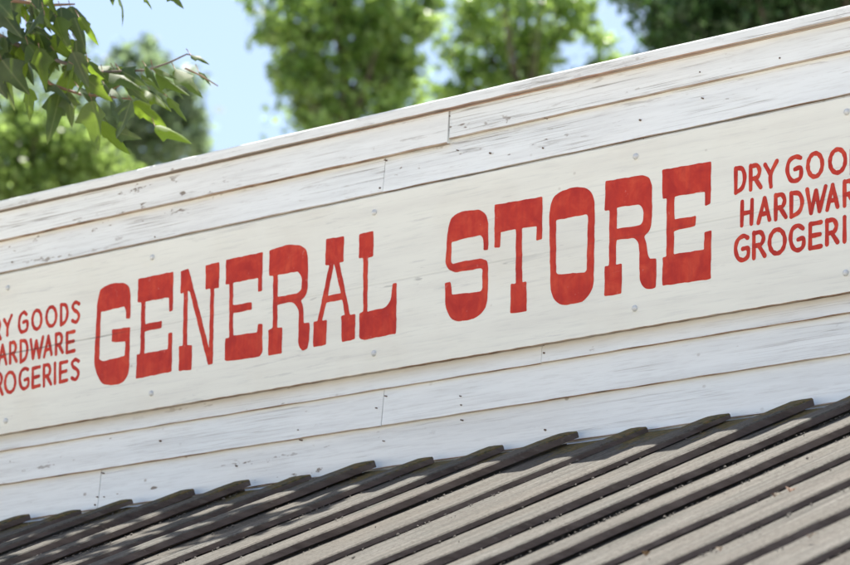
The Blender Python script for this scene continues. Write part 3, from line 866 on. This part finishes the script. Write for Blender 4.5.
for b, t_, w in LEAVES:
    dd = rr_.uniform(-0.16, 0.16)
    pb, pt_ = Vector(Q(*b, dd)), Vector(Q(*t_, dd + rr_.uniform(-0.05, 0.05)))
    tocam = (Vector(CAM) - pb).normalized()
    nrm = tocam * rr_.uniform(0.45, 1.0) + Vector((rr_.uniform(-.7, .7), rr_.uniform(-.7, .7), rr_.uniform(0.0, 0.9)))
    if b[0] > 137: nrm = Vector((0.62, -0.40, 0.68)) + Vector((rr_.gauss(0, .16), rr_.gauss(0, .16), rr_.gauss(0, .16)))
    elif rr_.random() < 0.2: nrm = -nrm
    add_leaf(cr, pb, pt_, w * rr_.uniform(0.74, 1.06), nrm, rr_.uniform(0.05, 0.4), rr_.uniform(0.15, 0.45), rr_.random() if b[0] < 137 else rr_.uniform(0.55, 0.99), rr_.uniform(0.75, 1.25))
    # petiole
    up_ = pb + Vector((rr_.uniform(-.03, .0), 0, rr_.uniform(0.015, 0.035)))
    cr.tube([up_, pb], [0.0016, 0.0012], 4, 1)

def sprig(c, n, rad, size):
    """a short twig with leaves drooping from it"""
    c = Vector(c)
    q_ = M.T @ (np.array(c) - CAM)
    if q_[2] > 0 and -60 < CX + FPX * q_[0] / q_[2] < 900 and -45 < CY + FPX * q_[1] / q_[2] < 600: return   # the crown's underside is open there
    a = rr_.uniform(0, 6.28)
    dirv = Vector((math.cos(a), math.sin(a), rr_.uniform(-0.4, 0.3))) * rad
    cr.tube([c - dirv * 0.6, c, c + dirv], [0.007, 0.005, 0.002], 4, 1)
    for _ in range(n):
        p = c + dirv * rr_.uniform(-0.6, 1.0) + Vector((rr_.gauss(0, 1), rr_.gauss(0, 1), rr_.gauss(0, 1))) * rad * 0.22
        dv = Vector((rr_.gauss(0, .6), rr_.gauss(0, .6), -rr_.uniform(0.1, 1.0))).normalized() * size * rr_.uniform(0.75, 1.25)
        add_leaf(cr, p, p + dv, rr_.uniform(0.7, 1.0), (rr_.gauss(0, .6), rr_.gauss(0, .6), 1), rr_.uniform(0, .25), rr_.uniform(0, .25), rr_.random(), rr_.uniform(.8, 1.2))

# crown above and beside the frame; its leaves throw the dappled shade on the porch roof
LOBES = [((-0.42, 0.02, 6.6), (0.16, 0.3, 0.16), 4), ((-0.72, 0.12, 6.85), (0.34, 0.5, 0.28), 9), ((-1.35, 0.10, 6.8), (0.5, 0.75, 0.34), 15), ((-2.1, 0.05, 6.8), (0.6, 0.75, 0.4), 15), ((-2.9, 0.2, 6.8), (0.7, 0.8, 0.5), 13), ((-3.4, -0.4, 6.6), (0.8, 0.8, 0.5), 26), ((-2.4, -0.5, 7.6), (0.9, 0.7, 0.5), 22),
         ((-4.3, 0.3, 7.5), (1.2, 1.2, 0.9), 50), ((-5.6, 0.4, 8.6), (1.6, 1.6, 1.3), 80), ((-7.0, -0.4, 7.4), (1.3, 1.4, 1.2), 60), ((-5.6, -1.3, 6.8), (1.2, 1.0, 0.9), 45), ((-6.3, 2.2, 7.0), (1.1, 1.1, 0.9), 45),
         ((-5.4, 0.3, 10.2), (1.1, 1.1, 1.0), 45)]
for c, rad, n in LOBES:
    c = Vector(c); tr_ = Vector((-5.8, 0.12, min(c.z - 1.0, 8.0)))
    mid = tr_.lerp(c, 0.55) + Vector((0, 0, 0.25))
    branch([tr_, mid, c], [0.07, 0.04, 0.012], 7)
    for _ in range(n):
        v = Vector((rr_.gauss(0, .55), rr_.gauss(0, .55), rr_.gauss(0, .55)))
        sprig(c + Vector((v.x * rad[0], v.y * rad[1], v.z * rad[2])), rr_.randint(10, 16), 0.17, 0.15)
cr.build('crown', [M_LEAF, M_TWIG], tree, smooth=True)

# ------------------------------------------------------------------ trees beyond the store
def leaf_cloud(lobes, size, seed, dens=0.40):
    """lobes: (centre, radii, count) -> numpy arrays of quad leaves grouped in small clumps"""
    r = np.random.default_rng(seed)
    V, A = [], []
    for c, rad, cnt in lobes:
        c = np.array(c); rad = np.array(rad)
        cnt = int(cnt * dens); nc = max(5, cnt // 30)
        d = r.normal(size=(nc, 3)); d /= np.linalg.norm(d, axis=1)[:, None]
        cc = c + d * (r.uniform(0.2, 1.25, (nc, 1)) ** 0.55) * rad
        cl = r.integers(0, nc, cnt)
        cr_ = r.uniform(0.10, 0.34, nc) * float(np.mean(rad)) + size * 0.8
        p = cc[cl] + r.normal(size=(cnt, 3)) * cr_[cl][:, None] * np.array([0.5, 0.5, 0.34])
        ax = r.normal(size=(cnt, 3)); ax[:, 2] -= 0.5; ax /= np.linalg.norm(ax, axis=1)[:, None]
        nr = r.normal(size=(cnt, 3)); nr[:, 2] += 1.1
        nr -= ax * (nr * ax).sum(1)[:, None]; nr /= np.linalg.norm(nr, axis=1)[:, None]
        sd_ = np.cross(ax, nr); s = size * r.uniform(0.65, 1.3, (cnt, 1))
        q = np.stack([p - ax * s * 0.5, p + sd_ * s * 0.36 - ax * s * 0.05 - nr * s * 0.06, p + ax * s * 0.5, p - sd_ * s * 0.36 - ax * s * 0.05 - nr * s * 0.06], 1)
        V.append(q.reshape(-1, 3)); A.append(np.repeat((r.uniform(0, 1, nc)[cl] * 0.5 + r.uniform(0, 0.5, cnt)), 4))
    return np.concatenate(V), np.concatenate(A)


def far_tree(name, label, base, lobes, size, mat, seed, group=None, trunk_r=0.3, dens=0.55):
    t = tag(empty(name, base), label, 'tree', group)
    sr = random.Random(seed); lobes = list(lobes)
    for c, rad, cnt in list(lobes):            # small outlying sprays give each mass a ragged edge
        if cnt > 600:
            for _ in range(6):
                v = Vector((sr.gauss(0, 1), sr.gauss(0, 1), sr.gauss(0, 1))).normalized(); k_ = sr.uniform(0.85, 1.3); q_ = sr.uniform(0.16, 0.3)
                lobes.append((tuple(c[i] + v[i] * rad[i] * k_ for i in range(3)), tuple(x * q_ for x in rad), int(cnt * 0.045)))
    V, A = leaf_cloud(lobes, size, seed, dens)
    V = V - np.array(base)
    n = len(V) // 4
    me = bpy.data.meshes.new('crown')
    me.vertices.add(len(V)); me.vertices.foreach_set('co', V.astype(np.float32).ravel())
    me.loops.add(n * 4); me.loops.foreach_set('vertex_index', np.arange(n * 4, dtype=np.int32))
    me.polygons.add(n); me.polygons.foreach_set('loop_start', np.arange(0, n * 4, 4, dtype=np.int32))
    me.update(calc_edges=True)
    at = me.attributes.new('seed', 'FLOAT', 'POINT'); at.data.foreach_set('value', A.astype(np.float32))
    me.materials.append(mat)
    o = bpy.data.objects.new('crown', me); COL.objects.link(o); o.parent = t
    cen = np.mean([l[0] for l in lobes], axis=0); top = max(l[0][2] for l in lobes)
    tk = MB(); b = Vector(base)
    axis = [b, b + (Vector((cen[0], cen[1], 0)) - Vector((b.x, b.y, 0))) * 0.3 + Vector((0, 0, top * 0.35)), Vector((cen[0], cen[1], top * 0.7)), Vector((cen[0], cen[1], top))]
    tk.tube(axis, [trunk_r, trunk_r * 0.75, trunk_r * 0.4, 0.04], 10)
    for c, rad, cnt in lobes:
        c = Vector(c); zz = max(1.5, c.z - 1.2 - 0.6 * (Vector((c.x, c.y, 0)) - Vector((cen[0], cen[1], 0))).length)
        f = min(zz / top, 0.98)
        if f < 0.35: a = axis[0].lerp(axis[1], f / 0.35)
        elif f < 0.7: a = axis[1].lerp(axis[2], (f - 0.35) / 0.35)
        else: a = axis[2].lerp(axis[3], (f - 0.7) / 0.3)
        m = a.lerp(c, 0.5) + Vector((0, 0, -0.1))
        if cnt < 100: continue
        tk.tube([a, m, c], [0.055, 0.036, 0.014], 6)
    tk.build('trunk', M_BARKD, t, smooth=True)
    return t


def lob(px, py, r, d, cnt, dd=0.0, flat=1.0):
    c = at_depth(px, py, d + dd); s = d / FPX
    return (tuple(c), (r * s, r * s * 1.2, r * s * flat), cnt)


def base_at(px, d):
    p = at_depth(px, 60, d); return (float(p[0]), float(p[1]), 0.0)


GT = 'trees growing behind the store'
d = 70
far_tree('background_tree', 'bright green sunlit tree standing alone against blue sky behind the top edge of the wall', base_at(345, d),
         [lob(335, 25, 55, d, 4200), lob(298, 22, 30, d, 1500, .3), lob(390, 28, 34, d, 1900, -.3), lob(418, 30, 13, d, 220), lob(425, 2, 15, d, 300), lob(412, 62, 16, d, 300), lob(262, 35, 9, d, 70), lob(282, 78, 10, d, 110), lob(305, 108, 10, d, 110), lob(340, 90, 44, d, 2300), lob(388, 85, 34, d, 1900, .3), lob(296, 66, 22, d, 700),
          lob(285, 50, 22, d, 600, .4), lob(330, -45, 75, d, 4000), lob(392, -30, 40, d, 1500), lob(318, 124, 20, d, 420), lob(395, 118, 20, d, 500), lob(274, 28, 14, d, 260), lob(360, 150, 80, d, 3000), lob(408, 14, 13, d, 140),
          lob(360, 260, 130, d, 3500, 0.5), lob(300, 380, 150, d, 3000, 0), lob(420, 390, 150, d, 3000, 0.5)], 0.0024 * d, M_LF_MID, 21, GT, 0.28, 0.42)
d = 76
far_tree('background_tree', 'loose light green tree with sky gaps behind the middle of the wall top', base_at(520, d),
         [lob(482, 30, 36, d, 1700), lob(522, 62, 38, d, 1800), lob(562, 48, 34, d, 1400, .4), lob(602, 48, 20, d, 600), lob(450, 50, 13, d, 170), lob(512, -18, 55, d, 2600), lob(468, 84, 20, d, 650),
          lob(442, 96, 12, d, 240), lob(570, 8, 24, d, 800), lob(548, -30, 45, d, 1500), lob(500, 100, 34, d, 1400), lob(585, 72, 20, d, 500), lob(458, 4, 20, d, 380),
          lob(530, 190, 110, d, 3000), lob(470, 320, 150, d, 3000), lob(600, 320, 150, d, 3000)], 0.0024 * d, M_LF_MID, 33, GT, 0.3, 0.34)
d = 56
far_tree('background_tree', 'dense tree with dark green leaves behind the upper right end of the wall', base_at(765, d),
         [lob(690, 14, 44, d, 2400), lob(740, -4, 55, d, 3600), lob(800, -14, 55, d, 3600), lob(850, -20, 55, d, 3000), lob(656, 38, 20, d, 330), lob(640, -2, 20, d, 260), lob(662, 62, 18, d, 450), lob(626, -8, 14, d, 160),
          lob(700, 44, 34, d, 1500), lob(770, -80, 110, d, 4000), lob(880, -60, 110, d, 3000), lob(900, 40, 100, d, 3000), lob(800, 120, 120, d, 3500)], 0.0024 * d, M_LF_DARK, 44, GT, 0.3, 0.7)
d = 50
far_tree('background_tree', 'low lime green sunlit tree under the leafy branch at the left end of the wall', base_at(20, d),
         [lob(15, 165, 48, d, 2600), lob(70, 150, 36, d, 1500), lob(62, 185, 40, d, 1900), lob(-40, 140, 60, d, 2000), lob(22, 125, 28, d, 800), lob(112, 172, 22, d, 500), lob(20, 230, 70, d, 2500), lob(-80, 210, 90, d, 2500),
          lob(60, 330, 110, d, 2500)], 0.0024 * d, M_LF_LIME, 55, GT, 0.25)
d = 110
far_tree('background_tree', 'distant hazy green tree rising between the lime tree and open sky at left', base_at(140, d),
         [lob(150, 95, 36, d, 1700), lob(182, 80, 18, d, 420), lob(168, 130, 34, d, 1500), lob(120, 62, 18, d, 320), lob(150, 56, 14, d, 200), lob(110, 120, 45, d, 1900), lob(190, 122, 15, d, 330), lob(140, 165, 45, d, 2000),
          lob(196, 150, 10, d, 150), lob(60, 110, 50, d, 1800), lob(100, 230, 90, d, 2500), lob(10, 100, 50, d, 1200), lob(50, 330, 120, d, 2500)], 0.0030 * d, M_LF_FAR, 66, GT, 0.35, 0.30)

# crumbs of bark, moss and leaf caught along the battens
lit = MB(); lr = random.Random(3)
for i, bx in enumerate(BX[:-1]):
    heavy = lr.choice([30, 60, 130, 240])
    for _ in range(heavy):
        s_ = lr.uniform(0.1, LEN - 0.1); xx_ = bx + abs(lr.gauss(0, 0.011)) + 0.001
        if lr.random() < 0.15: xx_ = bx + lr.uniform(0, 0.2)
        z_ = 0.0015; r_ = lr.uniform(0.0012, 0.0034) * (1.5 if lr.random() < 0.06 else 1)
        c_ = Vector(roof(xx_, s_, z_)); a_ = lr.uniform(0, 6.28)
        ex = Vector((math.cos(a_), math.sin(a_) * cs, math.sin(a_) * sn * 1.0)) * r_ * lr.uniform(1, 2.4); ey = Vector((-math.sin(a_), math.cos(a_), 0)) * r_; ez = Vector((0, 0, 1)) * r_
        lit.add([c_ + ex, c_ + ey, c_ - ex * 0.8, c_ - ey * 0.7, c_ + ez * 1.1 + ex * 0.2, c_ - ez], [(0, 1, 4), (1, 2, 4), (2, 3, 4), (3, 0, 4), (1, 0, 5), (2, 1, 5), (3, 2, 5), (0, 3, 5)], 0, lr.uniform(0, 50))
tag(lit.build('roof_litter', mat_plain('bark_crumbs', (0.12, 0.11, 0.095), 0.9, 0.6, 40)), 'fine crumbs of bark and leaf caught beside the battens of the porch roof', 'litter', kind='stuff')

# ------------------------------------------------------------------ dry leaves caught on the porch roof
def roof_hit(px, py, h):
    r = ray(px, py); n_ = np.array([0, -sn, cs]); p0 = np.array(roof(0, 0, h))
    return CAM + r * (n_ @ (p0 - CAM) / (n_ @ r))


DRY = [(790, 492, 0.05, 'curled orange brown dry leaf lying on the porch roof boards near the right edge'),
       (775, 497, 0.035, 'small pale dry leaf scrap just left of the curled orange leaf on the roof'),
       (810, 538, 0.03, 'pale dry scrap caught on a batten in the lower right corner of the roof'),
       (216, 519, 0.035, 'small reddish dry leaf on the dappled left part of the porch roof'),
       (720, 551, 0.03, 'thin broken twig leaf caught under a batten at the bottom right of the roof'),
       (646, 556, 0.035, 'dark dry leaf wedged beside a batten at the bottom centre right of the roof')]
for i, (px, py, s, lab) in enumerate(DRY):
    s *= 0.62
    p = roof_hit(px, py, 0.012)
    mb = MB(); a = rr_.uniform(0, 6.28)
    b = Vector(p); tip = b + Vector((math.cos(a) * s, math.sin(a) * s, 0.008))
    o = tag(empty('dry_leaf', tuple(p)), lab, 'dry leaf', 'dry leaves on the porch roof')
    add_leaf(mb, b, tip, 1.1, (0.2, -0.3, 1), 0.6, -0.5, [0.8, 0.05, 0.12, 0.95, 0.2, 0.4][i])
    bl = mb.build('blade', M_DRYLEAF, o)
    stm = MB(); stm.tube([b, b + (b - tip) * 0.4 + Vector((0, 0, 0.012))], [0.0015, 0.001], 5); stm.build('stalk', M_TWIG, o)

# ------------------------------------------------------------------ light, sky, camera
SUN = Vector((-0.13, 0.285, 1.0)).normalized()
elev = math.asin(SUN.z); rot = math.atan2(SUN.x, SUN.y)
w = bpy.data.worlds.new('World'); scene.world = w; w.use_nodes = True
nt = w.node_tree; nt.nodes.clear()
sky = nt.nodes.new('ShaderNodeTexSky'); sky.sky_type = 'NISHITA'; sky.sun_disc = False
sky.sun_elevation = elev; sky.sun_rotation = rot; sky.air_density = 1.0; sky.dust_density = 2.6; sky.ozone_density = 2.2
bg = nt.nodes.new('ShaderNodeBackground'); bg.inputs[1].default_value = 0.070
wo = nt.nodes.new('ShaderNodeOutputWorld')
nt.links.new(sky.outputs[0], bg.inputs[0]); nt.links.new(bg.outputs[0], wo.inputs[0])
sl = bpy.data.lights.new('sun', 'SUN'); sl.energy = 4.0; sl.angle = math.radians(0.53); sl.color = (1.0, 0.955, 0.88)
so = bpy.data.objects.new('sun', sl); COL.objects.link(so)
so.rotation_euler = SUN.to_track_quat('Z', 'Y').to_euler()
so.location = (0, 0, 30)

cd = bpy.data.cameras.new('camera'); cam = bpy.data.objects.new('camera', cd); COL.objects.link(cam)
cd.sensor_width = 36; cd.lens = FPX / 850 * 36; cd.clip_start = 0.1; cd.clip_end = 2000
R = Matrix(((M[0][0], -M[0][1], -M[0][2]), (M[1][0], -M[1][1], -M[1][2]), (M[2][0], -M[2][1], -M[2][2])))
cam.matrix_world = Matrix.Translation(Vector(CAM)) @ R.to_4x4()
cd.dof.use_dof = True; cd.dof.focus_distance = 11.6; cd.dof.aperture_fstop = 5.0; cd.dof.aperture_blades = 0
scene.camera = cam
scene.view_settings.view_transform = 'Standard'; scene.view_settings.look = 'None'
scene.view_settings.exposure = 1.76; scene.view_settings.gamma = 1.0
scene.render.engine = 'CYCLES'
scene.cycles.use_denoising = True
scene.cycles.sample_clamp_indirect = 4.0
